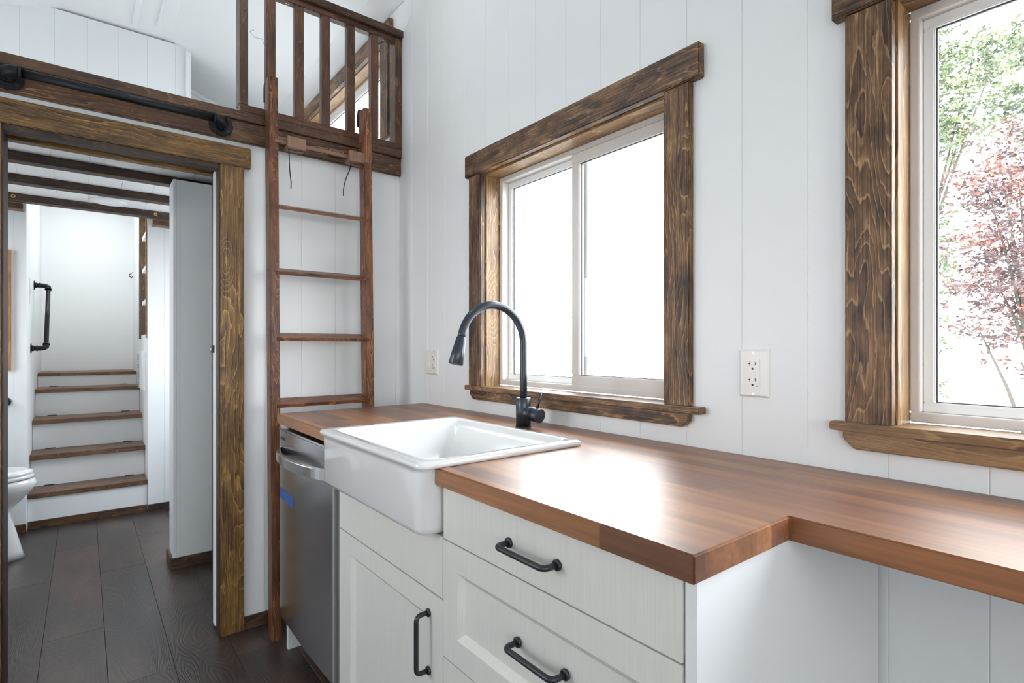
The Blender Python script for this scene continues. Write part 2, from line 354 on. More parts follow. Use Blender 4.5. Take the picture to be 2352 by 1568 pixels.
# rectangle minus openings -> list of rectangles (columns split at opening edges)
def cut(a0, a1, z0, z1, holes):
    xs = sorted({a0, a1, *[min(max(h[0], a0), a1) for h in holes], *[min(max(h[1], a0), a1) for h in holes]})
    out = []
    for p, q in zip(xs, xs[1:]):
        if q-p < 1e-5: continue
        m = (p+q)/2; zs = [(z0, z1)]
        for h in holes:
            if h[0] < m < h[1]:
                nz = []
                for u, v in zs:
                    if h[2] > u: nz.append((u, min(v, h[2])))
                    if h[3] < v: nz.append((max(u, h[3]), v))
                zs = [t for t in nz if t[1]-t[0] > 1e-4]
        out += [(p, q, u, v) for u, v in zs]
    return out
def board_wall(name, axis, plane, thick, a0, a1, z0, ztop, holes, g0, pitch, side, label, boards=True, core=.09):
    """axis 'x': the wall runs along y at x=plane; 'y': runs along x at y=plane. side = -1/+1 is where the room lies. boards are parts"""
    T = .010
    mb = MB()
    for p, q, u, v in cut(a0, a1, z0, ztop, holes):
        c0 = plane - side*T; c1 = plane - side*(T+core)
        if axis == 'x': mb.box(c0, c1, p, q, u, v)
        else: mb.box(p, q, c0, c1, u, v)
    w_ = struct(name, mb, white_wall, label)
    if not boards: return w_
    k = math.floor((a0-g0)/pitch)
    while g0+k*pitch < a1:
        s, e = g0+k*pitch, g0+(k+1)*pitch; k += 1
        b0, b1 = max(s, a0), min(e, a1)
        if b1-b0 < .004: continue
        mb = MB(); ch = .0016; G = .0002
        for p, q, u, v in cut(b0, b1, z0, ztop, holes):
            # chamfered front edges only at the board's own long edges
            f = plane; r = plane - side*T; m_ = plane - side*ch
            L_ = abs(p-b0) < 1e-6; R_ = abs(q-b1) < 1e-6
            p_ = p+(G if L_ else 0); q_ = q-(G if R_ else 0)
            pts = [(p_, r)]
            pts += [(p_, m_), (p_+ch, f)] if L_ else [(p_, f)]
            pts += [(q_-ch, f), (q_, m_)] if R_ else [(q_, f)]
            pts += [(q_, r)]
            if axis == 'x': mb.prism([(x, y) for y, x in pts], u, v, 'z')
            else: mb.prism(pts, u, v, 'z')
        obj('wall_board', mb, white_wall, w_)
    return w_

# ------------------------------------------------------------ STRUCTURE: floor
fl = struct('floor', bx(XL-.1, XW+.1, YB-.1, 6.45, -.06, -.006), plain('subfloor', (.02, .017, .015), .8), 'dark brown wood-look plank floor')
PW = .199; PL = 1.243
rowoff = {0: 2.885, 1: 2.357, 2: 2.913, -1: 3.62, 3: 2.30, 4: 3.05}
for r in range(-6, 7):
    x0 = -.13 + r*PW; x1 = x0+PW
    x0 = max(x0, XL); x1 = min(x1, XW)
    if x1-x0 < .02: continue
    off = rowoff.get(r, (r*.457) % PL)
    y = off - math.ceil((off-YB)/PL)*PL
    while y < 4.78:
        a, b = max(y, YB), min(y+PL, 4.78)
        if b-a > .01 and a < 4.78:
            obj('plank', bx(x0+.0006, x1-.0006, a+.0006, b-.0006, -.008, 0), plank_mat, fl, .0007, 1)
        y += PL
# raised floor at the top of the stair
struct('floor.001', bx(XL, -.295, 4.83, 6.3, 0, .95), white_wall, 'raised floor behind the stairs')

# ------------------------------------------------------------ STRUCTURE: walls
wr = board_wall('wall_right', 'x', XW, .01, YB, 6.3, 0, EAVE, [(a_-.012, b_+.012, c_-.012, d_+.012) for a_, b_, c_, d_ in (W1, W2, W3, H1)], 2.064-.1531*40, .1531, -1, 'white vertical board wall with the windows')
door_hole = (-.212-.02, .435+.02, 0, 1.945+.02)
wf = board_wall('wall_far', 'y', YF, .01, XL, XW, 0, 2.145, [door_hole], .771-.1535*20, .1535, -1, 'white vertical board wall around the doorway')
struct('wall_left', (lambda m: [m.box(XL-.1, XL, p, q, u, v) for p, q, u, v in cut(YB, 6.3, 0, 2.9, [L1, L2, L4, L5])] and m)(MB()), white_wall, 'white wall on the camera left')
struct('wall_back', (lambda m: [m.box(p, q, YB-.1, YB, u, v) for p, q, u, v in cut(XL, XW, 0, 3.2, [B1])] and m)(MB()), white_wall, 'white wall behind the camera')
# gable ceiling: main room and loft (profile in x,z)
prof = [(XL-.1, 2.88-.04), (XL, 2.88), (-.10, 3.215), (.45, 3.215), (XW, EAVE), (XW+.1, EAVE-.04), (XW+.1, EAVE+.1), (.5, 3.33), (-.15, 3.33), (XL-.1, 3.0)]
ce = struct('ceiling', MB().prism(prof, YB-.1, 5.2, 'y'), white_ceil, 'white sloped ceiling')
sl = (3.215-EAVE)/(XW-.45)
def on_slope(x): return EAVE + (XW-x)*sl
# crown board along the wall top and battens
def slope_board(x0, x1, y0, y1, t):
    return MB().prism([(x0, on_slope(x0)), (x1, on_slope(x1)), (x1, on_slope(x1)-t), (x0, on_slope(x0)-t)], y0, y1, 'y')
tr = struct('trim_1', slope_board(XW-.115, XW-.002, .0, 4.9, .012), white_trim, 'white crown board along the sloped ceiling')
cb_ = struct_empty('trim_2', (.1, 3.0, 3.215), 'white battens under the loft ceiling')
for x, y1, wd in ((.235, 4.10, .030), (.36, 4.05, .018), (.085, 3.75, .022), (-.03, 3.45, .022)):
    obj('batten', bx(x, x+wd, YB, y1, 3.198, 3.215), white_trim, cb_, .002, 1)
# loft end wall with a bay beyond its right end
board_wall('wall_loft', 'y', 4.20, .01, XL, .558, 2.175, 3.20, [], .017-.153*10, .153, -1, 'white board wall at the end of the loft', core=.06)
struct('trim_3', bx(.535, .562, 4.172, 4.19, 2.175, 3.16), white_trim, 'white corner strip at end of loft wall')
struct('wall_bay', bx(XL, XW, 4.735, 4.80, 2.1755, 3.2), white_wall, 'white recessed wall of the loft bay')
struct('trim_4', MB().prism([(.50, on_slope(.50)-.001), (XW-.001, EAVE-.001), (XW-.001, EAVE-.03), (.50, on_slope(.50)-.03)], 4.715, 4.7345, 'y'), white_trim, 'white sloping rake board in the loft bay')
struct('trim_5', MB().prism([(.50, on_slope(.50)-.17), (XW-.001, EAVE-.17), (XW-.001, EAVE-.20), (.50, on_slope(.50)-.20)], 4.705, 4.7345, 'y'), white_trim, 'lower white sloping board in the loft bay')
# loft deck (ceiling of the hall) with narrow boards
c2 = struct('ceiling.001', bx(XL, XW, YF+.11, 4.73, ZL+.008, ZL+.03), white_ceil, 'white boarded ceiling under the loft')
x = -1.2
gx = []
while x < XW:
    obj('ceiling_board', MB().prism([(x+.0004, ZL+.008), (x+.0004, ZL+.002), (x+.0024, ZL), (x+.153-.0024, ZL), (x+.153-.0004, ZL+.002), (x+.153-.0004, ZL+.008)], YF+.11, 4.73, 'y'), white_ceil, c2)
    x += .153
struct('ceiling.002', bx(XL, XW, 4.73, 6.35, 2.6, 2.65), white_ceil, 'white ceiling above the stairs')
# hall: partition, end walls
pt = board_wall('wall_partition', 'y', 3.42, .01, .392, XW, 0, 2.098, [], .41, .153, -1, 'grey-white partition wall behind the doorway', core=.14)
struct('trim_6', bx(.378, .392, 3.415, 3.58, 0, 2.098), white_trim, 'white end strip of the partition wall', .002)
hall_r = board_wall('wall_hall_right', 'y', 4.73, .01, .366, XW, 0, 2.145, [], .366+.10, .153, -1, 'white wall right of the stairs', core=.03)
hall_l = board_wall('wall_hall_left', 'y', 4.70, .01, XL, -.290, 0, 2.145, [], -.290-.06-.153*8, .153, -1, 'white wall left of the stairs', core=.03)
SW = (4.80, 5.32, 1.29, 2.32)
m = MB()
for p, q, u, v in cut(4.77, 6.3, 0, 2.6, [SW]): m.box(.366, .45, p, q, u, v)
struct('wall_stair_right', m, white_wall, 'white side wall right of the stairs')
struct('wall_stair_left', bx(-.35, -.290, 4.74, 6.3, 0, 2.6), white_wall, 'white side wall left of the stairs')
struct('wall_stair_end', bx(-.36, .46, 6.3, 6.36, 0, 2.6), white_wall, 'white end wall above the top stair')
struct('trim_7', bx(.340, .366, 6.275, 6.3, .95, 2.6), white_trim, 'white corner strip right of stair end wall')
struct('trim_8', bx(-.290, -.262, 6.275, 6.3, .95, 2.6), white_trim, 'white corner strip left of stair end wall')
portal((.55, (SW[0]+SW[1])/2, (SW[2]+SW[3])/2), (0, R90, 0), SW[3]-SW[2], SW[1]-SW[0])

# ------------------------------------------------------------ windows
def casing_set(name, win, axis_label, hdr=(0, 0, 0, 0), cw=.085, stool=None, apron=None, frame_x=1.330, left_only=False, sashes=(), label=None, sill='casing'):
    y0, y1, z0, z1 = win
    e = struct_empty(name, (XW, (y0+y1)/2, z0), label)
    P = XW
    hy0, hy1, hz0, hz1 = hdr
    obj('header', bx(P-.024, P+.002, hy0, hy1, hz0, hz1), W('casing', 'y'), e, .003)
    sz = stool[3] if stool else z0
    # side casings (far = larger y, left in view)
    obj('side_casing', bx(P-.019, P+.002, y1+.003, y1+.005+cw-.004, sz, hz0-.0005), W('casing', 'z'), e, .0025)
    obj('side_casing', bx(P-.019, P+.002, y0-.005-cw+.004, y0-.005, sz, hz0-.0005), W('casing', 'z'), e, .0025)
    # jamb lining
    J = .012
    obj('jamb', bx(P+.007, frame_x+.005, y1, y1+J, z0-.004, z1), W('jamb', 'z'), e, .001)
    obj('jamb', bx(P-.001, frame_x+.005, y0-J, y0, z0-.004, z1), W('jamb', 'z'), e, .001)
    obj('jamb', bx(P+.007, frame_x+.005, y0-J, y1+J, z1, z1+J), W('jamb', 'y'), e, .001)
    if stool:
        obj('stool', bx(P-stool[4], frame_x+.004, stool[0], stool[1], stool[2], stool[3]) if False else
            MB().prism([(P-stool[4], stool[0]), (P+.001, stool[0]), (P+.001, y0-J), (frame_x+.004, y0-J), (frame_x+.004, y1+J), (P+.001, y1+J), (P+.001, stool[1]), (P-stool[4], stool[1])], stool[2], stool[3], 'z'),
            W(sill, 'y'), e, .002)
        a0, a1, az0, az1, c = apron
        obj('apron', MB().prism([(a0+c, az0), (a1-c, az0), (a1, az0+c*.9), (a1, az1), (a0, az1), (a0, az0+c*.9)], P-.019, P+.002, 'x'), W(sill, 'y'), e, .002)
    # vinyl frame
    def ring(mb, xa, xb, a, b, c, d, w_, wb=None):
        wb = wb or w_
        mb.box(xa, xb, a, b, d-w_, d); mb.box(xa, xb, a, b, c, c+wb)
        mb.box(xa, xb, a, a+w_, c+wb, d-w_); mb.box(xa, xb, b-w_, b, c+wb, d-w_)
    fr = MB(); ring(fr, frame_x, frame_x+.075, y0, y1, z0, z1, .018, .020)
    obj('window_frame', fr, vinyl, e, .002)
    for (a, b, c, d, xx, wd, mt) in sashes:
        s = MB(); ring(s, xx, xx+.028, a, b, c, d, wd)
        so = obj('sash', s, mt, e, .003)
        gk = MB(); ring(gk, xx+.0085, xx+.0125, a+wd, b-wd, c+wd, d-wd, .0022)
        obj('gasket', gk, gasket, so)
        obj('glass_pane', bx(xx+.012, xx+.016, a+wd-.002, b-wd+.002, c+wd-.002, d-wd+.002), glass_m, so)
    return e
y0, y1, z0, z1 = W1
casing_set('window_1', W1, 'y', hdr=(.787, 1.870, 1.884, 1.974), stool=(.782, 1.860, 1.019, 1.037, .032), apron=(.822, 1.838, .981, 1.019, .020),
    sashes=[(1.300, y1-.016, z0+.018, z1-.018, 1.362, .024, sash_white), (y0+.014, 1.352, z0+.016, z1-.016, 1.333, .038, vinyl)],
    label='sliding window over the sink with stained wood casing')
y0, y1, z0, z1 = W2
casing_set('window_2', W2, 'y', hdr=(-.735, .476, 1.874, 1.965), sill='honey', stool=(-.74, .480, 1.018, 1.036, .024), apron=(-.71, .456, .982, 1.018, .022),
    sashes=[(-.14, y1-.016, z0+.018, z1-.018, 1.350, .022, sash_white), (y0+.014, -.11, z0+.016, z1-.016, 1.333, .038, vinyl)],
    label='window beside the desk counter with trees outside')
y0, y1, z0, z1 = W3
casing_set('window_3', W3, 'y', hdr=(y0-.125, y1+.12, z1+.004, z1+.094), cw=.10,
    sashes=[(y0+.014, y1-.014, z0+.016, z1-.016, 1.345, .03, sash_white)], label='loft window behind the railing')
# stair window seen edge-on
e = struct_empty('window_4', (.366, 5.06, 1.29), 'narrow window beside the stairs seen edge-on')
a, b, c, d = SW
obj('side_casing', bx(.358, .368, a-.03, a+.015, c-.03, d+.09), W('jamb', 'z'), e, .002)
obj('side_casing', bx(.354, .368, b-.01, b+.045, c-.03, d+.09), W('beam', 'z'), e, .002)
obj('header', bx(.350, .368, a-.05, b+.1, d, d+.09), W('casing', 'y'), e, .002)
obj('jamb', bx(.362, .44, b-.012, b, c, d), W('beam', 'z'), e)
obj('sash', (lambda m: [m.box(.405, .43, a, b, z, z+.03) for z in (c, d-.03)] and m.box(.405, .43, a, a+.03, c, d).box(.405, .43, b-.03, b, c, d))(MB()), W('beam', 'z'), e)
for z in (c+.24, c+.50, c+.76): obj('muntin', bx(.372, .402, a, b, z, z+.03), white_trim, e)
obj('glass_pane', bx(.414, .418, a, b, c, d), glass_m, e)

# ------------------------------------------------------------ door opening in the far wall
dr = struct_empty('door_1', (.11, YF, 0), 'doorway with wide stained wood casing')
yF = YF-.019
obj('header', bx(-.42, .556, YF-.020, YF+.001, 1.945, 2.031), W('golden', 'x'), dr, .003)
obj('side_casing', bx(.440, .530, yF, YF+.001, 0, 1.9445), W('golden', 'z'), dr, .0025)
obj('side_casing', bx(-.305, -.217, yF, YF+.001, 0, 1.9445), W('golden', 'z'), dr, .0025)
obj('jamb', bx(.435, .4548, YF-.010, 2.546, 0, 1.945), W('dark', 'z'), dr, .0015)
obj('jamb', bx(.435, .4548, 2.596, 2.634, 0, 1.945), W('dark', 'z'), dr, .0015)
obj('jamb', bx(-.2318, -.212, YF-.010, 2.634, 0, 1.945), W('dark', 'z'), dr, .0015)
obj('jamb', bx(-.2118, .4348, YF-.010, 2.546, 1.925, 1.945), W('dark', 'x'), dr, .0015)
obj('jamb', bx(-.2118, .4348, 2.596, 2.634, 1.925, 1.945), W('golden', 'x'), dr, .0015)
obj('door_track', bx(-.2118, .4348, 2.556, 2.586, 1.938, 1.946), black_metal, dr)
obj('wall_core', bx(.4549, .60, YF+.10, 2.62, 0, 2.14), white_wall, dr)
dd = struct_empty('door_2', (.44, 2.57, .02), 'white pocket door slid into the wall')
sl_ = obj('door_slab', bx(.431, .455, 2.551, 2.591, .022, 1.932), white_trim, dd, .002)
lt = obj('latch', bx(.420, .4315, 2.556, 2.586, 1.168, 1.200), black_metal, dd, .001)
obj('keyhole', bx(.4185, .4202, 2.566, 2.576, 1.178, 1.190), white_trim, lt)

# baseboards
struct('baseboard_far', bx(.5302, .83, YF-.014, YF, 0, .052), W('base', 'x'), 'stained wood baseboard under far wall', .002)
struct('baseboard_far.001', bx(XL, -.3052, YF-.014, YF, 0, .052), W('base', 'x'), 'stained wood baseboard left of the doorway', .002)
struct('baseboard_partition', bx(.366, XW, 3.400, 3.415, 0, .058), W('base', 'x'), 'stained wood baseboard under the partition', .002)
struct('baseboard_partition.001', bx(.364, .378, 3.4155, 3.60, 0, .058), W('base', 'y'), 'stained wood baseboard on partition end', .002)
struct('baseboard_stair', bx(-.285, .362, 4.733, 4.745, 0, .050), W('base', 'x'), 'stained wood baseboard under the lowest riser', .002)
struct('baseboard_hall', bx(.3665, XW, 4.715, 4.7295, 0, .050), W('dark', 'x'), 'dark baseboard right of the stairs', .002)
struct('baseboard_hall.001', bx(XL, -.2905, 4.685, 4.6995, 0, .052), W('base', 'x'), 'stained baseboard left of the stairs', .002)

# ------------------------------------------------------------ stairs
st = thing('staircase', 'white staircase with dark walnut treads beyond the doorway', 'staircase', (.04, 4.9, 0))
TY = [4.735, 4.93, 5.17, 5.45, 5.76]; TZ = [.229, .452, .667, .873, .984]; TT = [.032, .034, .031, .029, .024]
RY = [4.747, 4.985, 5.215, 5.47, 5.775]
for i in range(5):
    zb = 0 if i == 0 else TZ[i-1]
    obj('riser', bx(-.288, .364, RY[i], RY[i]+.018, zb, TZ[i]-TT[i]), white_wall, st)
    yb = RY[i+1] if i < 4 else 6.30
    td = obj('tread', bx(-.288, .364, TY[i], yb-.001, TZ[i]-TT[i], TZ[i]), W('tread', 'x'), st, .002)
    if i < 4:
        for hx in (-.19, .27):
            obj('hinge', bx(hx-.028, hx+.028, yb-.012, yb-.0015, TZ[i], TZ[i]+.005), black_metal, td)
# ------------------------------------------------------------ loft edge: beam, cap, railing
lb = thing('loft_beam', 'long dark stained beam edging the loft above the doorway', 'beam', (.2, 2.48, 2.045))
obj('beam_face', bx(XL, 1.2535, 2.483, YF-.0005, 2.051, 2.1395), W('beam', 'x'), lb, .004)
obj('cap_board', bx(XL, 1.2535, 2.473, YF-.0005, 2.140, 2.178), W('beam', 'x'), lb, .002)
struct('floor.002', bx(XL, XW-.001, YF, 4.7345, 2.1755, 2.178), plain('loft_floor', (.72, .72, .71), .5), 'pale loft floor')
lr = thing('loft_railing', 'dark stained wooden railing with square balusters on loft edge', 'railing', (.88, 2.48, 2.173))
obj('bottom_rail', bx(.511, 1.2535, 2.474, 2.512, 2.1785, 2.209), W('rail', 'x'), lr, .002)
obj('top_rail', bx(.44, 1.2535, 2.459, 2.512, 2.736, 2.772), W('beam', 'x'), lr, .003)
obj('under_rail', bx(.44, 1.2180, 2.4745, 2.511, 2.709, 2.7358), W('rail', 'x'), lr, .002)
obj('post', bx(.511, .5435, 2.475, 2.549, 2.2095, 2.7085), W('beam', 'z'), lr, .002)
obj('post', bx(1.2185, 1.2535, 2.475, 2.544, 2.2095, 2.7355), W('beam', 'z'), lr, .002)
for bxx in (.615, .735, .853, .972, 1.091):
    obj('baluster', bx(bxx, bxx+.038, 2.4755, 2.511, 2.2095, 2.7085), W('rail', 'z'), lr, .002)
for sx_ in (.70, 1.160):
    s = MB(); s.cyl((sx_, 2.492, 2.7085), 'z', .004, -.0015, 10); s.cyl((sx_+.012, 2.492, 2.7085), 'z', .004, -.0015, 10)
    obj('rail_screw', s, brass, lr)

# ------------------------------------------------------------ black pipe grab rail on the beam
def flange(mb, c, axis, r=.044, t=.006, sgn=-1):
    c = Vector(c); a = {'x': Vector((1,0,0)), 'y': Vector((0,1,0))}[axis]*sgn
    mb.tube([c, c+a*t*.8, c+a*t], [r, r, r-.002], 36)
    mb.tube([c+a*t*.9, c+a*(t+.012)], [.021, .020], 28)
gr = thing('grab_rail', 'black iron pipe grab rail across the beam above the doorway', 'rail', (.1, 2.483, 2.1))
yp = 2.405; xl, xr = -.2, .442; zz0, zz1 = 2.094, 2.098
for xx, sg in ((xl, 1), (xr, -1)):
    m = MB(); flange(m, (xx, 2.4825, 2.100), 'y')
    fo = obj('flange', m, pipe_black, gr, 0)
    m = MB()
    for k in range(4):
        an = math.pi/4+k*math.pi/2
        m.cyl((xx+.033*math.cos(an), 2.4770, 2.100+.033*math.sin(an)), 'y', .0055, -.003, 12)
    obj('screw', m, black_metal, fo)
    m = MB()
    pts = [Vector((xx, 2.465, 2.100)), Vector((xx, 2.442, 2.100))] + arc((xx+sg*.024, 2.442, 2.100), .024, 0, math.pi/2, 8, (-sg, 0, 0), (0, -1, 0)) + [Vector((xx+sg*.034, 2.418, 2.100))]
    m.tube(pts, .0195, 24)
    m.tube([(xx+sg*.030, 2.418, 2.100), (xx+sg*.038, 2.418, 2.100)], .0225, 24)
    m.tube([(xx, 2.465, 2.100), (xx, 2.457, 2.100)], .0225, 24)
    obj('elbow', m, pipe_black, gr)
obj('pipe', MB().tube([(xl+.03, 2.418, 2.100), (xr-.03, 2.418, 2.100)], .0150, 28), pipe_black, gr)

# ------------------------------------------------------------ ladder
ld = thing('ladder', 'reddish stained wooden ladder leaning against the loft beam', 'ladder', (.82, 2.34, 0))
def yfz(z): return 2.312 + z*.0245
def leanbox(mb, x0, x1, z0, z1, d0, d1):
    v = []
    for z in (z0, z1):
        y = yfz(z)
        v += [mb.bm.verts.new(p) for p in ((x0, y+d0, z), (x1, y+d0, z), (x1, y+d1, z), (x0, y+d1, z))]
    for f in ((0,3,2,1),(4,5,6,7),(0,1,5,4),(1,2,6,5),(2,3,7,6),(3,0,4,7)): mb.bm.faces.new([v[i] for i in f])
    return mb
for (x0, x1) in ((.597, .634), (1.008, 1.044)):
    rl = obj('rail', leanbox(MB(), x0, x1, 0.0, 2.312 if x0 < .8 else 2.292, 0, .062), W('ladder', 'z'), ld, .0025)
    m = MB()
    for z in (.30, .67, .70, 1.02, 1.24, 1.51, 1.78):
        for dy in (.018, .042): m.cyl((x0-.0006, yfz(z)+dy, z), 'x', .0028, .002, 8)
    if x0 < .8: obj('nail', m, black_metal, rl)
    else: m.bm.free()
    hx = x0 + .002
    h = MB(); zt = 2.300
    h.prism([(yfz(2.26)+.0625, 2.222), (yfz(2.26)+.078, 2.222), (yfz(2.26)+.082, 2.235), (yfz(2.26)+.082, 2.280), (yfz(2.26)+.075, 2.298), (yfz(2.26)+.0625, 2.305)], hx-.004, hx+.018, 'x')
    obj('hook', h, black_metal, ld, .002)
RZ = [.405, .682, .956, 1.231, 1.505, 1.777, 2.052]
for z in RZ:
    y = yfz(z); f = y-.008; top = z > 2
    dp_ = .036 if top else .074; tl = .30; c_, n_ = math.cos(tl), math.sin(tl); th_ = .0145
    prof_ = lambda d0, d1: [(f+d0*c_, z+d0*n_), (f+d1*c_, z+d1*n_), (f+d1*c_+th_*n_, z+d1*n_-th_*c_), (f+d0*c_+th_*n_, z+d0*n_-th_*c_)]
    obj('rung', MB().prism(prof_(0, dp_), .6343, 1.0077, 'x'), W('block' if top else 'ladder', 'x'), ld, .0015)
    for e0, e1 in (((.624, .6342), (1.0078, 1.020)) if not top else ((.618, .6342), (1.0078, 1.028))):
        obj('rung_end', MB().prism(prof_(0, .0065), e0, e1, 'x'), W('block' if top else 'ladder', 'x'), ld)
# latch blocks holding the top rung
for i, (bx0, bx1, px0, px1, lab) in enumerate(((.662, .738, .640, .704, 'left wooden catch block holding the top ladder rung, straight black cord hanging below'),
                                          (.926, .998, .884, .950, 'right wooden catch block holding the top ladder rung, curved black cord hanging below'))):
    t = thing('ladder_catch', lab, 'bracket', ((bx0+bx1)/2, 2.45, 2.03), 'wooden catch blocks for the ladder')
    yb = yfz(2.05)
    obj('block', MB().prism([(yb-.030, 2.020), (yb+.032, 2.020), (yb+.032, 2.032), (yb-.011, 2.034), (yb-.011, 2.068), (yb-.030, 2.068)], bx0, bx1, 'x'), W('block', 'z'), t, .002)
    obj('strap', MB().tube([((bx0+bx1)/2, yb+.028, 2.030), ((bx0+bx1)/2, yb+.034, 2.034), ((px0+px1)/2, 2.464, 2.088), ((px0+px1)/2, 2.468, 2.090)], .004, 8), W('rail', 'x'), t)
    pl = obj('mounting_plate', bx(px0, px1, 2.466, 2.4825, 2.076, 2.106), W('block', 'x'), t, .0015)
    m = MB()
    for q in (px0+.014, px1-.014): m.cyl((q, 2.4662, 2.091), 'y', .005, -.001, 12)
    obj('screw', m, slot_mat, pl)
    if i == 0: pts = [(.672, yb-.01, 2.020), (.673, yb-.012, 1.99), (.675, yb-.01, 1.94), (.680, yb-.008, 1.90), (.683, yb-.006, 1.885), (.682, yb-.006, 1.856)]
    else: pts = [(.952, yb+.02, 2.020), (.945, yb+.02, 1.992), (.930, yb+.02, 1.955), (.921, yb+.02, 1.925), (.917, yb+.02, 1.90), (.917, yb+.02, 1.872)]
    obj('cord', MB().tube(pts, .0022, 8).tube([(bx0+.01, yb-.01, 2.019), (bx0+.03, yb-.014, 2.014), (bx1-.01, yb-.02, 2.019)], .0014, 6), cord_mat, t)

# ------------------------------------------------------------ beams and lights of the hall ceiling
for i, (yy, lab) in enumerate(((3.55, 'dark wooden ceiling beam in the hall, nearest the doorway'), (4.02, 'dark wooden ceiling beam in the hall, middle of the three'), (4.52, 'dark wooden ceiling beam in the hall, farthest, with two brass bolt heads'))):
    t = thing('ceiling_beam', lab, 'beam', (.1, yy, 2.1), 'dark beams under the loft')
    obj('beam_timber', bx(XL+.001, XW-.001, yy, yy+.075, 2.100, ZL-.0005), W('dark', 'x'), t, .002)
    if i == 2:
        for q in (-.34, .395): 
            obj('bolt', MB().cyl((q, yy-.0005, 2.123), 'y', .011, -.002, 16), brass, t)
            obj('bolt_hole', MB().cyl((q, yy-.003, 2.123), 'y', .004, -.001, 12), slot_mat, t)
for x0, x1, lab in ((-.60, -.300, 'weathered wood block under the beam left of the stairs'), (.385, .60, 'weathered wood block under the beam right of the stairs')):
    o = obj('support_block', bx(x0, x1, 4.60, 4.698, 2.065, 2.0995), W('tread', 'y'), None, .002); tag(o, lab, 'block')
for (cx_, cy_, lab) in ((.165, 3.40, 'round flush white ceiling light nearest the doorway'), (.13, 4.40, 'round flush white ceiling light farther down the hall')):
    t = thing('ceiling_light', lab, 'light', (cx_, cy_, ZL-.014))
    obj('housing', MB().tube([(cx_, cy_, ZL-.0005), (cx_, cy_, ZL-.008), (cx_, cy_, ZL-.012)], [.098, .098, .090], 48), white_trim, t)
    obj('diffuser', MB().tube([(cx_, cy_, ZL-.0121), (cx_, cy_, ZL-.015)], [.080, .078], 48), lamp_glow, t)

# ------------------------------------------------------------ countertop (L-shaped, notched for the sink)
SY0, SY1 = 1.022, 1.632      # sink opening
CZ0, CZ1 = .893, .931
ct = MB().prism([(.596, .388), (.851, .388), (.851, -1.15), (XW-.001, -1.15), (XW-.001, 2.243), (.596, 2.243), (.596, SY1-.0), (1.020, SY1-.0), (1.020, SY0), (.596, SY0)], CZ0, CZ1, 'z')
cto = obj('countertop', ct, counter_mat, None, .0025); tag(cto, 'brown walnut butcher-block countertop running under both windows', 'countertop')

# ------------------------------------------------------------ farmhouse sink
def rrect(x0, x1, y0, y1, r, n=6, rf=None):
    rf = rf or r
    pts = []
    for cx_, cy_, a, rr_ in ((x1-r, y1-r, 0, r), (x0+rf, y1-rf, 90, rf), (x0+rf, y0+rf, 180, rf), (x1-r, y0+r, 270, r)):
        for i in range(n+1):
            t = math.radians(a+90*i/n); pts.append((cx_+rr_*math.cos(t), cy_+rr_*math.sin(t)))
    return pts
def loft(mb, rings, cap0=False, cap1=False):
    R = [[mb.bm.verts.new(p) for p in r] for r in rings]
    for i in range(len(R)-1):
        n = len(R[i])
        for k in range(n):
            f = mb.bm.faces.new((R[i][k], R[i][(k+1) % n], R[i+1][(k+1) % n], R[i+1][k])); f.smooth = True
    if cap0: mb.bm.faces.new(R[0])
    if cap1: mb.bm.faces.new(R[-1])
    return mb
sk = thing('farmhouse_sink', 'white glazed farmhouse sink with apron front, set into the counter', 'sink', (.8, 1.33, .79))
X0, X1, Y0, Y1 = .556, 1.036, 1.008, 1.640
def rg(x0, x1, y0, y1, r, z, rf=None): return [(p[0], p[1], z) for p in rrect(x0, x1, y0, y1, r, 6, rf)]
ZT = .946
rings = [rg(X0+.03, 1.005, Y0+.045, Y1-.045, .02, .780, .02), rg(X0+.015, 1.012, Y0+.026, Y1-.026, .025, .782, .025), rg(X0+.006, 1.014, Y0+.018, Y1-.018, .03, .789, .028),
         rg(X0+.002, 1.015, Y0+.0155, Y1-.0155, .03, .800, .028), rg(X0+.001, 1.015, Y0+.0155, Y1-.0155, .03, CZ1-.012, .028), rg(X0-.000, 1.016, Y0+.0150, Y1-.0150, .03, CZ1-.001, .028),
         rg(X0-.004, X1, Y0, Y1, .012, CZ1+.0005, .022), rg(X0-.0045, X1+.0005, Y0-.0005, Y1+.0005, .013, CZ1+.006, .024), rg(X0-.005, X1, Y0, Y1, .014, ZT-.004, .024),
         rg(X0, X1-.004, Y0+.005, Y1-.005, .016, ZT, .026), rg(X0+.030, X1-.022, Y0+.032, Y1-.032, .030, ZT-.001, .030), rg(X0+.038, X1-.028, Y0+.040, Y1-.040, .034, ZT-.007, .034),
         rg(X0+.042, X1-.032, Y0+.045, Y1-.045, .036, ZT-.03, .036), rg(X0+.050, X1-.042, Y0+.055, Y1-.055, .04, .810, .04), rg(X0+.075, X1-.068, Y0+.08, Y1-.08, .05, .797, .05), rg(X0+.20, X1-.2, Y0+.28, Y1-.28, .02, .795, .02)]
obj('basin', loft(MB(), rings, True, True), porcelain, sk)
obj('drain', MB().cyl((.80, 1.325, .7955), 'z', .042, .0025, 28), steel_m, sk)
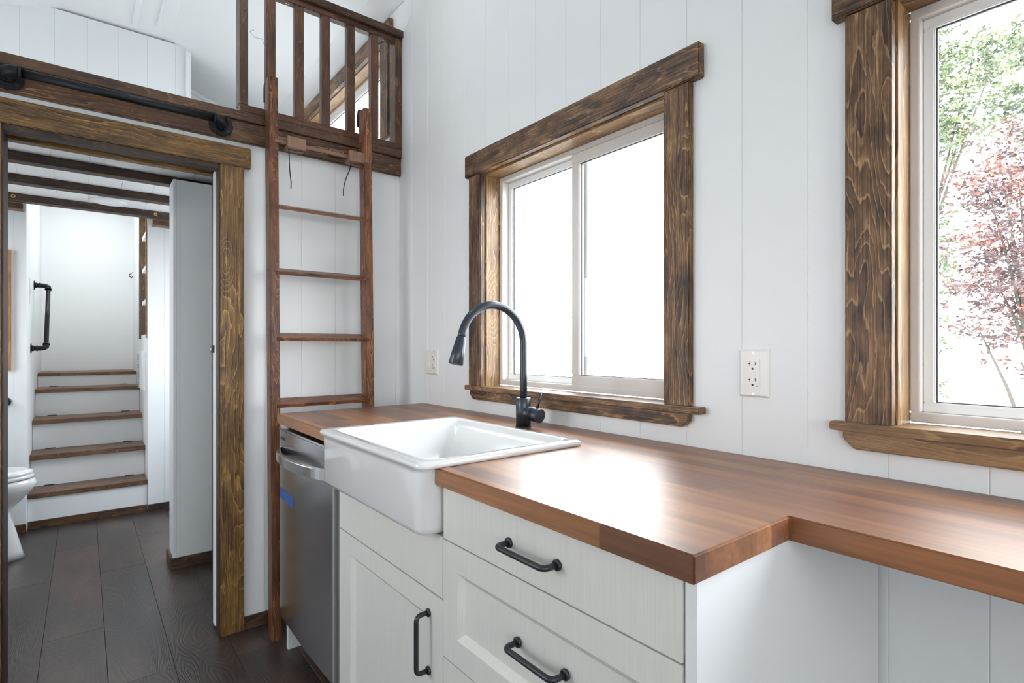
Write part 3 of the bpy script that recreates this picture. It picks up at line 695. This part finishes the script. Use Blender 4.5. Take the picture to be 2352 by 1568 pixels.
# ------------------------------------------------------------ faucet
BX, BY = 1.128, 1.366
fa = thing('faucet', 'matte black gooseneck pull-down kitchen faucet behind the sink', 'faucet', (BX, BY, CZ1))
obj('body', MB().tube([(BX, BY, CZ1+.003), (BX, BY, 1.0240), (BX, BY, 1.0265)], [.0245, .0245, .0225], 32), gunmetal, fa)
obj('base_ring', MB().cyl((BX, BY, CZ1), 'z', .0265, .003, 32), gunmetal, fa)
Rr = .121; zc = 1.202
pts = [Vector((BX, BY, 1.0265)), Vector((BX, BY, 1.10)), Vector((BX, BY, 1.17))] + arc((BX-Rr, BY, zc), Rr, 0, math.radians(166), 28, (1, 0, 0), (0, 0, 1))
ang = math.radians(166); end = pts[-1]; d = Vector((-math.sin(ang), 0, math.cos(ang))).normalized()
pts.append(end+d*.012)
obj('spout', MB().tube(pts, .0122, 24), gunmetal, fa)
hp = end+d*.010
obj('spray_head', MB().tube([hp, hp+d*.003, hp+d*.020, hp+d*.045, hp+d*.082, hp+d*.084], [.0130, .0148, .0163, .0192, .0222, .0205], 28), gunmetal, fa)
kd = Vector((.12, -1, -.12)).normalized(); k0 = Vector((BX, BY, .981))
hn = obj('handle_hub', MB().tube([k0, k0+kd*.040], [.0215, .0215], 28).tube([k0+kd*.0415, k0+kd*.0745], [.0225, .0225], 28), gunmetal, fa, 0)
l0 = k0+kd*.060+Vector((0, 0, .019))
obj('lever', MB().tube([l0, l0+Vector((.012, -.006, .052))], [.0048, .0042], 14), gunmetal, hn)

# ------------------------------------------------------------ dishwasher
dw = thing('dishwasher', 'stainless steel dishwasher with curved handle under the counter end', 'dishwasher', (.9, 1.93, 0))
DX = .600; DY0, DY1 = 1.652, 2.216
obj('cabinet_body', bx(DX+.03, 1.22, DY0+.01, DY1-.005, .10, .878), plain('dishwasher_body', (.05, .05, .055), .5), dw)
# bulged door: arc profile in y
def bulged(y0, y1, z0, z1, x, bulge, n=20):
    pts = [(x+.03, y0), ]
    for i in range(n+1):
        t = i/n; yy = y0+(y1-y0)*t; pts.append((x-bulge*(1-(2*t-1)**2), yy))
    pts.append((x+.03, y1))
    m = MB().prism(pts, z0, z1, 'z')
    for f in m.bm.faces: f.smooth = False
    return m
dp = obj('door_panel', bulged(DY0, DY1, .155, .775, DX, .006), steel_m, dw, 0)
cp = obj('control_panel', bulged(DY0, DY1, .777, .872, DX-.001, .006), steel_m, dw, 0)
obj('top_edge', bx(DX-.004, DX+.03, DY0, DY1, .8725, .880), plain('bright_trim', (.7, .7, .72), .2, metal=1), dw, .001)
for z in (.845, .838): obj('vent_slot', bx(DX-.0045, DX-.001, 2.130, 2.195, z, z+.003), slot_mat, cp)
hpts_o = []; n = 24; ha, hb = 1.68, 2.205
for i in range(n+1):
    t = i/n; hpts_o.append((DX-.012-.048*math.sin(math.pi*t)**.75, ha+(hb-ha)*t))
outer = hpts_o; inner = [(x+.016, y) for x, y in reversed(hpts_o)]
obj('handle', MB().prism(outer+inner, .775, .810, 'z'), plain('satin_steel', (.62, .62, .64), .22, metal=1), dw, .003)
for yy in (ha, hb): obj('handle_mount', bx(DX-.012, DX+.002, yy-.012, yy+.012, .777, .808), steel_m, dw, .002)
obj('side_strip', bx(DX-.002, DX+.05, 1.6405, 1.6515, .10, .880), plain('steel_edge', (.72, .72, .74), .25, metal=1), dw, .001)
obj('toe_shade', bx(.70, .712, DY0, DY1-.002, .0, .099), shade_mat, dw)  # shade of the open toe space, painted as a near-black panel
ep = obj('end_panel', bx(.6320, 1.24, 2.2200, 2.2400, 0, .8925), cab_side, dw, .001)
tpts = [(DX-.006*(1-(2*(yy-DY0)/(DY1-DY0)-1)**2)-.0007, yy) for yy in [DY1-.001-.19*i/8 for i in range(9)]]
tp = obj('reflection_strip', MB().prism(tpts+[(x_+.0006, y_) for x_, y_ in reversed(tpts)], .609, .648, 'z'), reflection_mat, dw)  # reflected blue band built as a coloured strip on the door
tp['label'] = 'blue reflection painted as a strip on the dishwasher door'

# ------------------------------------------------------------ cabinets
def handle_bar(parent, p0, p1, out=.032, r=.0054):
    p0 = Vector(p0); p1 = Vector(p1); o = Vector((-out, 0, 0)); d = (p1-p0).normalized(); rr_ = .012
    pts = [p0, p0+o*.55]
    c0 = p0+o+d*rr_-o.normalized()*rr_
    pts += [c0 + (-d)*rr_*math.cos(a) + o.normalized()*rr_*math.sin(a) for a in [math.pi/2*i/6 for i in range(7)]]
    c1 = p1+o-d*rr_-o.normalized()*rr_
    pts += [c1 + d*rr_*math.sin(a) + o.normalized()*rr_*math.cos(a) for a in [math.pi/2*i/6 for i in range(7)]]
    pts += [p1+o*.55, p1]
    m = MB().tube(pts, r, 14)
    for p in (p0, p1): m.tube([p+Vector((.0, 0, 0)), p+Vector((-.004, 0, 0)), p+Vector((-.0055, 0, 0))], [.0095, .0095, .0070], 20)
    return obj('handle', m, black_metal, parent)
def shaker(parent, name, y0, y1, z0, z1, fw, x=.610, th=.019, fwy=None):
    """framed front: four flat rails, sloped inner bevel and a recessed panel"""
    fwy = fwy or fw
    d = obj(name, (lambda m: m.box(x, x+th, y0, y0+fwy, z0, z1).box(x, x+th, y1-fwy, y1, z0, z1).box(x, x+th, y0+fwy, y1-fwy, z0, z0+fw).box(x, x+th, y0+fwy, y1-fwy, z1-fw, z1))(MB()), cab, parent)
    b = .015
    o_ = [(y0+fwy, z0+fw), (y1-fwy, z0+fw), (y1-fwy, z1-fw), (y0+fwy, z1-fw)]
    i_ = [(y0+fwy+b, z0+fw+b), (y1-fwy-b, z0+fw+b), (y1-fwy-b, z1-fw-b), (y0+fwy+b, z1-fw-b)]
    m = MB(); A = [m.bm.verts.new((x+.0005, *p)) for p in o_]; B = [m.bm.verts.new((x+.0115, *p)) for p in i_]; D = [m.bm.verts.new((x+.016, *p)) for p in o_]
    for i in range(4): m.bm.faces.new((A[i], A[(i+1) % 4], B[(i+1) % 4], B[i])); m.bm.faces.new((A[i], A[(i+1) % 4], D[(i+1) % 4], D[i]))
    m.bm.faces.new(B); m.bm.faces.new(D)
    obj('panel', m, cab, d)
    return d
sc = thing('sink_cabinet', 'off-white base cabinet with framed door under the sink', 'cabinet', (.9, 1.32, 0))
obj('carcass', bx(.650, 1.24, 1.014, 1.626, .10, .775), shade_mat, sc)  # coloured near-black to give the shade in the gaps between fronts
obj('carcass_end', bx(.6225, .66, 1.627, 1.6395, .10, .892), cab_side, sc, .001)
obj('false_front', bx(.610, .629, 1.0128, 1.6145, .6450, .779), cab, sc, .0012)
dq = shaker(sc, 'door', 1.0128, 1.6145, .105, .6425, .055, fwy=.083)
handle_bar(dq, (.610, 1.073, .464), (.610, 1.073, .594))
obj('toe_kick', bx(.66, .675, 1.014, 1.636, 0, .099), cab_side, sc)
dc = thing('drawer_cabinet', 'off-white three-drawer base cabinet at the end of the counter', 'cabinet', (.9, .70, 0))
obj('carcass', bx(.650, 1.24, .412, 1.008, .10, .890), shade_mat, dc)  # same painted shade behind the drawer gaps
sp = obj('side_panel', bx(.611, 1.2435, .394, .4115, 0, .8925), cab_side, dc, .001)
d1 = obj('drawer', bx(.610, .629, .4145, 1.0105, .7785, .8905), cab, dc, .0012)
handle_bar(d1, (.610, .650, .834), (.610, .779, .834))
d2 = shaker(dc, 'drawer', .4145, 1.0105, .5250, .7762, .055)
handle_bar(d2, (.6185, .640, .656), (.6185, .764, .656))
d3 = shaker(dc, 'drawer', .4145, 1.0105, .105, .5227, .055)
handle_bar(d3, (.6185, .640, .40), (.6185, .764, .40))
obj('toe_kick', bx(.66, .675, .412, 1.008, 0, .099), cab_side, dc)

# ------------------------------------------------------------ outlets
def wallplate(name, y0, y1, z0, z1, label):
    t = thing(name, label, 'outlet', (XW, (y0+y1)/2, z0))
    m = MB(); b = .005
    pts0 = [(y0, z0), (y1, z0), (y1, z1), (y0, z1)]; pts1 = [(y0+b, z0+b), (y1-b, z0+b), (y1-b, z1-b), (y0+b, z1-b)]
    A = [m.bm.verts.new((XW, *p)) for p in pts0]; A2 = [m.bm.verts.new((XW-.002, *p)) for p in pts0]; B = [m.bm.verts.new((XW-.0065, *p)) for p in pts1]
    for i in range(4):
        j = (i+1) % 4; m.bm.faces.new((A[i], A[j], A2[j], A2[i])); m.bm.faces.new((A2[i], A2[j], B[j], B[i]))
    m.bm.faces.new(A); m.bm.faces.new(B)
    obj('plate', m, plate_mat, t)
    return t
def gfci(t, yc, zc_, buttons=True):
    x = XW-.0065
    r = obj('receptacle', bx(x-.0025, x+.001, yc-.0165, yc+.0165, zc_-.0335, zc_+.0335), plate_mat, t, .001)
    xs = x-.0025; m = MB()
    for dz in (.018, -.020):
        zz = zc_+dz
        m.box(xs-.0004, xs+.0005, yc-.0070, yc-.0055, zz+.001, zz+.0085)      # right slot
        m.box(xs-.0004, xs+.0005, yc+.0060, yc+.0078, zz+.000, zz+.0095)      # left slot, vertical
        m.box(xs-.0004, xs+.0005, yc+.0078, yc+.0118, zz+.0038, zz+.0056)     # left slot, T arm
        m.cyl((xs+.0005, yc+.0005, zz-.0070), 'x', .0023, -.0009, 12); m.box(xs-.0004, xs+.0005, yc-.0018, yc+.0028, zz-.0095, zz-.0072)
    m.cyl((xs+.0005, yc-.0105, zc_-.0300), 'x', .0012, -.0009, 8)
    obj('slot', m, slot_mat, r)
    if buttons:
        for dz in (.0030, -.0035): obj('button', bx(xs-.0012, xs+.0005, yc-.007, yc+.009, zc_+dz-.0022, zc_+dz+.0022), plate_mat, r, .0004)
    m = MB()
    for dz in (.0485, -.0485): m.cyl((x+.0002, yc, zc_+dz), 'x', .003, -.0007, 12)
    obj('plate_screw', m, plain('plate_screw', (.7, .7, .68), .25, metal=.6), t)
t = wallplate('wall_outlet', .617, .690, 1.072, 1.186, 'white outlet plate on the wall between the two windows'); gfci(t, .6535, 1.129)
t = wallplate('switch_plate', 2.118, 2.236, 1.068, 1.182, 'white double plate with rocker switch and outlet near the corner'); gfci(t, 2.150, 1.125, False)
obj('switch_rocker', MB().prism([(XW-.0060, 1.095), (XW-.013, 1.095), (XW-.0075, 1.158), (XW-.0060, 1.158)], 2.188, 2.214, 'y'), plate_mat, t, .001)

# ------------------------------------------------------------ hall fittings
to = thing('toilet', 'white toilet with closed lid left of the stairs', 'toilet', (-.45, 4.15, 0))
def ell(cx_, cy_, ax, ay, z, n=32, egg=0.0):
    o = []
    for i in range(n):
        a = 2*math.pi*i/n; c_, s_ = math.cos(a), math.sin(a)
        o.append((cx_+ax*c_*(1+egg*c_ if c_ > 0 else 1), cy_+ay*s_*(1-.12*max(c_, 0)), z))
    return o
def toring(x0, x1, hw, z): return ell((x0+x1)/2, 4.15, (x1-x0)/2, hw, z)
obj('bowl', loft(MB(), [toring(-.80, -.262, .115, .0), toring(-.80, -.272, .112, .04), toring(-.80, -.300, .100, .16), toring(-.80, -.325, .092, .25), toring(-.80, -.322, .097, .275),
     toring(-.80, -.27, .145, .330), toring(-.80, -.225, .175, .385), toring(-.80, -.208, .186, .415), toring(-.80, -.214, .184, .440), toring(-.80, -.225, .178, .447)], True, True), porcelain, to)
obj('seat', loft(MB(), [toring(-.78, -.232, .172, .448), toring(-.78, -.220, .184, .453), toring(-.78, -.220, .184, .468), toring(-.78, -.228, .176, .472)], True, True), porcelain, to)
obj('lid', loft(MB(), [toring(-.78, -.228, .178, .4725), toring(-.78, -.222, .184, .478), toring(-.78, -.226, .180, .492), toring(-.78, -.25, .155, .500)], True, True), porcelain, to)
obj('tank', bx(-.99, -.80, 3.93, 4.37, .40, .78), porcelain, to, .02, 4)
obj('tank_lid', bx(-1.0, -.79, 3.92, 4.38, .7805, .81), porcelain, to, .008, 3)
th = thing('paper_holder', 'round black toilet paper holder mount left of the stairs', 'holder', (-.385, 4.70, .845))
obj('wall_flange', MB().tube([(-.392, 4.6995, .845), (-.392, 4.692, .845), (-.392, 4.690, .845)], [.030, .030, .026], 28), black_metal, th)
obj('arm', MB().tube([(-.392, 4.690, .845), (-.392, 4.65, .845), (-.52, 4.65, .845)], .008, 12), black_metal, th)
mf = thing('framed_mirror', 'tall mirror in an orange wood frame, partly hidden by door jamb', 'mirror', (-.60, 4.69, 1.045))
obj('mirror_frame', (lambda m: m.box(-.405, -.363, 4.675, 4.6995, 1.045, 1.812).box(-.84, -.80, 4.675, 4.6995, 1.045, 1.812).box(-.80, -.405, 4.675, 4.6995, 1.045, 1.085).box(-.80, -.405, 4.675, 4.6995, 1.772, 1.812))(MB()), W('orange', 'z'), mf, .001)
obj('mirror_glass', bx(-.80, -.405, 4.690, 4.698, 1.085, 1.772), plain('mirror', (.8, .82, .84), .03, metal=1), mf)
hr = thing('stair_grab_bar', 'black pipe grab bar on the white wall beside the stairs', 'rail', (-.29, 5.2, 1.18))
pa = Vector((-.290, 5.37, 1.655)); pb = Vector((-.290, 5.04, 1.185)); ou = .082
for p, nm in ((pa, 1), (pb, -1)):
    m = MB(); flange(m, p, 'x', r=.034, sgn=1); obj('flange', m, pipe_black, hr)
    q = p+Vector((ou, 0, 0)); di = (pb-pa).normalized()*nm
    m = MB().tube([p+Vector((.008, 0, 0)), p+Vector((ou-.03, 0, 0)), q+Vector((-.010, 0, 0))+di*.003, q+di*.012, q+di*.035], .0165, 18)
    m.tube([p+Vector((.03, 0, 0)), p+Vector((.038, 0, 0))], .0205, 18); m.tube([q+di*.030, q+di*.038], .0205, 18)
    obj('elbow', m, pipe_black, hr)
qa = pa+Vector((ou, 0, 0)); qb = pb+Vector((ou, 0, 0))
obj('pipe', MB().tube([qa+(qb-qa)*.04, qb+(qa-qb)*.04], .0135, 18), pipe_black, hr)
sw = thing('light_switch', 'narrow white switch plate beside the stair grab bar', 'switch', (-.29, 4.93, 1.55))
obj('plate', bx(-.290, -.285, 4.90, 4.96, 1.49, 1.66), plate_mat, sw, .001); obj('rocker', bx(-.285, -.281, 4.92, 4.94, 1.55, 1.60), plate_mat, sw)
pn = thing('wall_vent', 'white slotted vent panel low on the right stair wall', 'vent', (.366, 5.3, .87))
obj('panel', bx(.352, .366, 4.86, 5.46, .86, 1.16), white_trim, pn, .004)
m = MB()
for k in range(22): m.box(.3505, .3525, 5.33, 5.44, .875+k*.0125, .879+k*.0125)
s = obj('louver_slots', m, slot_mat, pn)
cw = obj('loose_wire', MB().tube([(.345, 6.272, 1.86), (.335, 6.22, 1.875), (.36, 6.20, 1.895), (.375, 6.22, 1.875), (.352, 6.19, 1.845), (.332, 6.18, 1.858)], .0035, 6), cord_mat, None)
tag(cw, 'small tangle of loose wire on the white wall above the stairs', 'wire')
cw = obj('ceiling_wire', MB().tube([(.80, 3.5, on_slope(.80)-.001), (.775, 3.49, on_slope(.8)-.025), (.80, 3.48, on_slope(.8)-.055), (.84, 3.48, on_slope(.8)-.05), (.85, 3.47, on_slope(.8)-.09), (.885, 3.46, on_slope(.8)-.12)], .002, 6), plain('grey_wire', (.55, .55, .56), .5), None)
tag(cw, 'thin curly wire hanging from the loft ceiling behind the railing', 'wire')

# ------------------------------------------------------------ outside
GZ = -.55
gm = plain('pale_gravel', (.42, .41, .39), .9, bump=.5, bscale=30, var=.15)
struct('ground', bx(-14, 40, -30, 40, GZ-.1, GZ), gm, 'pale bright ground outside')
def leafmat(name, cols):
    m, nt, p = newmat(name); oi = N(nt, 'TexCoord'); n = N(nt, 'TexNoise'); n.inputs['Scale'].default_value = 3.5; n.inputs['Detail'].default_value = 5
    nt.links.new(oi.outputs['Object'], n.inputs['Vector'])
    r = ramp(nt, [(.32, cols[0]), (.5, cols[1]), (.66, cols[2])]); nt.links.new(n.outputs[0], r.inputs[0]); nt.links.new(r.outputs[0], p.inputs['Base Color'])
    p.inputs['Roughness'].default_value = .5
    return m
green = leafmat('green_leaves', [(.09, .11, .08), (.145, .175, .095), (.235, .27, .13)])
red = leafmat('maple_leaves', [(.085, .060, .060), (.125, .070, .064), (.27, .080, .050)])
bark = plain('bark', (.09, .075, .06), .9, bump=.6, bscale=20)
def tree(name, base, height, blobs, n, leaf, mat, label, seed, trunk_r=.05, lean=0):
    rnd = random.Random(seed)
    t = thing(name, label, 'tree', (base[0], base[1], GZ))
    m = MB(); b = Vector((base[0], base[1], GZ)); top = b+Vector((0, lean, height))
    m.tube([b, b+(top-b)*.4+Vector((.04, .03, 0)), top], [trunk_r, trunk_r*.7, trunk_r*.2], 10)
    for (c, r) in blobs:
        s0 = b+(top-b)*rnd.uniform(.25, .6); c = Vector(c)
        m.tube([s0, s0+(c-s0)*.5+Vector((0, 0, .08)), c], [trunk_r*.4, trunk_r*.25, trunk_r*.1], 6)
    obj('trunk', m, bark, t)
    vs = []; fs = []
    tot = sum(r[0]*r[1]*r[2] if isinstance(r, tuple) else r**3 for _, r in blobs)
    for c, r in blobs:
        r = r if isinstance(r, tuple) else (r, r, r)
        k = int(n*(r[0]*r[1]*r[2])/tot)
        # sprays of leaves: drooping twigs
        for _ in range(max(1, k//14)):
            while True:
                q = Vector((rnd.uniform(-1, 1), rnd.uniform(-1, 1), rnd.uniform(-1, 1)))
                if q.length < 1: break
            s0 = Vector(c)+Vector((q.x*r[0], q.y*r[1], q.z*r[2]))
            dr_ = Vector((rnd.gauss(0, 1), rnd.gauss(0, 1), rnd.gauss(-.1, .35))).normalized()*rnd.uniform(.10, .22)
            for j in range(14):
                p = s0+dr_*(j/14)+Vector((rnd.gauss(0, .02), rnd.gauss(0, .02), rnd.gauss(0, .02)))
                a = Vector((rnd.gauss(0, 1), rnd.gauss(0, 1), rnd.gauss(0, .5))).normalized(); b_ = a.cross(Vector((rnd.gauss(0, 1), rnd.gauss(0, 1), rnd.gauss(0, 1)))).normalized()
                L_ = leaf*rnd.uniform(.6, 1.3); w_ = L_*.42; i = len(vs)
                vs += [p-a*L_*.5, p+b_*w_*.5, p+a*L_*.5, p-b_*w_*.5]; fs.append((i, i+1, i+2, i+3))
    me = bpy.data.meshes.new('foliage'); o0 = WLOC[t.name]
    me.from_pydata([v-o0 for v in vs], [], fs); me.materials.append(mat)
    o = bpy.data.objects.new('foliage', me); C.objects.link(o); o.parent = t; o['kind'] = 'stuff'
def wp(u, v, X):      # world point at distance X to the side where the photograph shows it
    dx = math.sin(YAW)+math.cos(YAW)*(u-1176)/F; dy = math.cos(YAW)-math.sin(YAW)*(u-1176)/F; dz = (798-v)/F
    return (X, dy/dx*X, CAMH+dz/dx*X)
gb = [(wp(2150, 130, 8.6), (.5, .35, .5)), (wp(2160, 300, 8.6), (.5, .35, .55)), (wp(2230, 150, 8.6), (.5, .5, .35)), (wp(2290, 120, 8.6), (.5, .35, .25)), (wp(2220, 270, 8.6), (.5, .4, .3)),
      (wp(2140, 480, 8.6), (.4, .25, .5)), (wp(2140, 640, 8.6), (.4, .22, .5)), (wp(2145, 780, 8.6), (.3, .2, .35)), (wp(2150, 890, 8.6), (.3, .16, .2)), (wp(2180, 560, 8.6), (.3, .3, .2))]
tree('green_tree', wp(2075, 900, 8.6)[:2], 4.6, gb, 9000, .07, green, 'tall light green leafy tree at the left side of the desk window', 3, .07)
rb = [(wp(2290, 330, 6.2), (.4, .30, .16)), (wp(2270, 440, 6.2), (.4, .38, .22)), (wp(2340, 420, 6.2), (.4, .35, .3)), (wp(2310, 540, 6.2), (.4, .45, .25)), (wp(2290, 650, 6.2), (.4, .5, .22)), (wp(2320, 740, 6.2), (.4, .4, .2)), (wp(2250, 760, 6.2), (.3, .2, .1)), (wp(2345, 830, 6.2), (.3, .15, .1)), (wp(2400, 600, 6.2), (.4, .5, .5))]
tree('red_maple', wp(2380, 900, 6.2)[:2], 2.9, rb, 9000, .05, red, 'red and purple leaved maple outside the desk window', 5, .05)
yb_ = [(wp(2370, 230, 7.4), (.4, .35, .5)), (wp(2345, 90, 7.4), (.4, .3, .2)), (wp(2350, 380, 7.4), (.4, .22, .2)), (wp(2420, 150, 7.4), (.5, .6, .7))]
tree('green_tree', wp(2440, 900, 7.4)[:2], 4.4, yb_, 3500, .07, green, 'yellow-green leafy tree at right edge behind the red maple', 9, .06)
tw = obj('garden_hose', MB().tube([(5.0, wp(1462, 850, 5.0)[1], GZ-.05), wp(1461, 1000, 5.0), wp(1462, 850, 5.0), wp(1468, 810, 5.0), wp(1485, 775, 5.0), wp(1510, 740, 5.0), wp(1545, 700, 5.0), wp(1600, 640, 5.0)], .006, 8), plain('pale_stem', (.42, .40, .34), .8), None)
tw.name = 'bare_branch'; tag(tw, 'thin pale arching branch outside the kitchen window', 'branch')

for o in bpy.data.objects:
    if o.type == 'MESH' and o.name.split('.')[0] in ('screw', 'nail', 'plate_screw', 'slot', 'louver_slots', 'rail_screw', 'vent_slot', 'cord') and o.parent: 
        if o.name.split('.')[0] != 'cord' and o.name.split('.')[0] != 'vent_slot': o['kind'] = 'stuff'
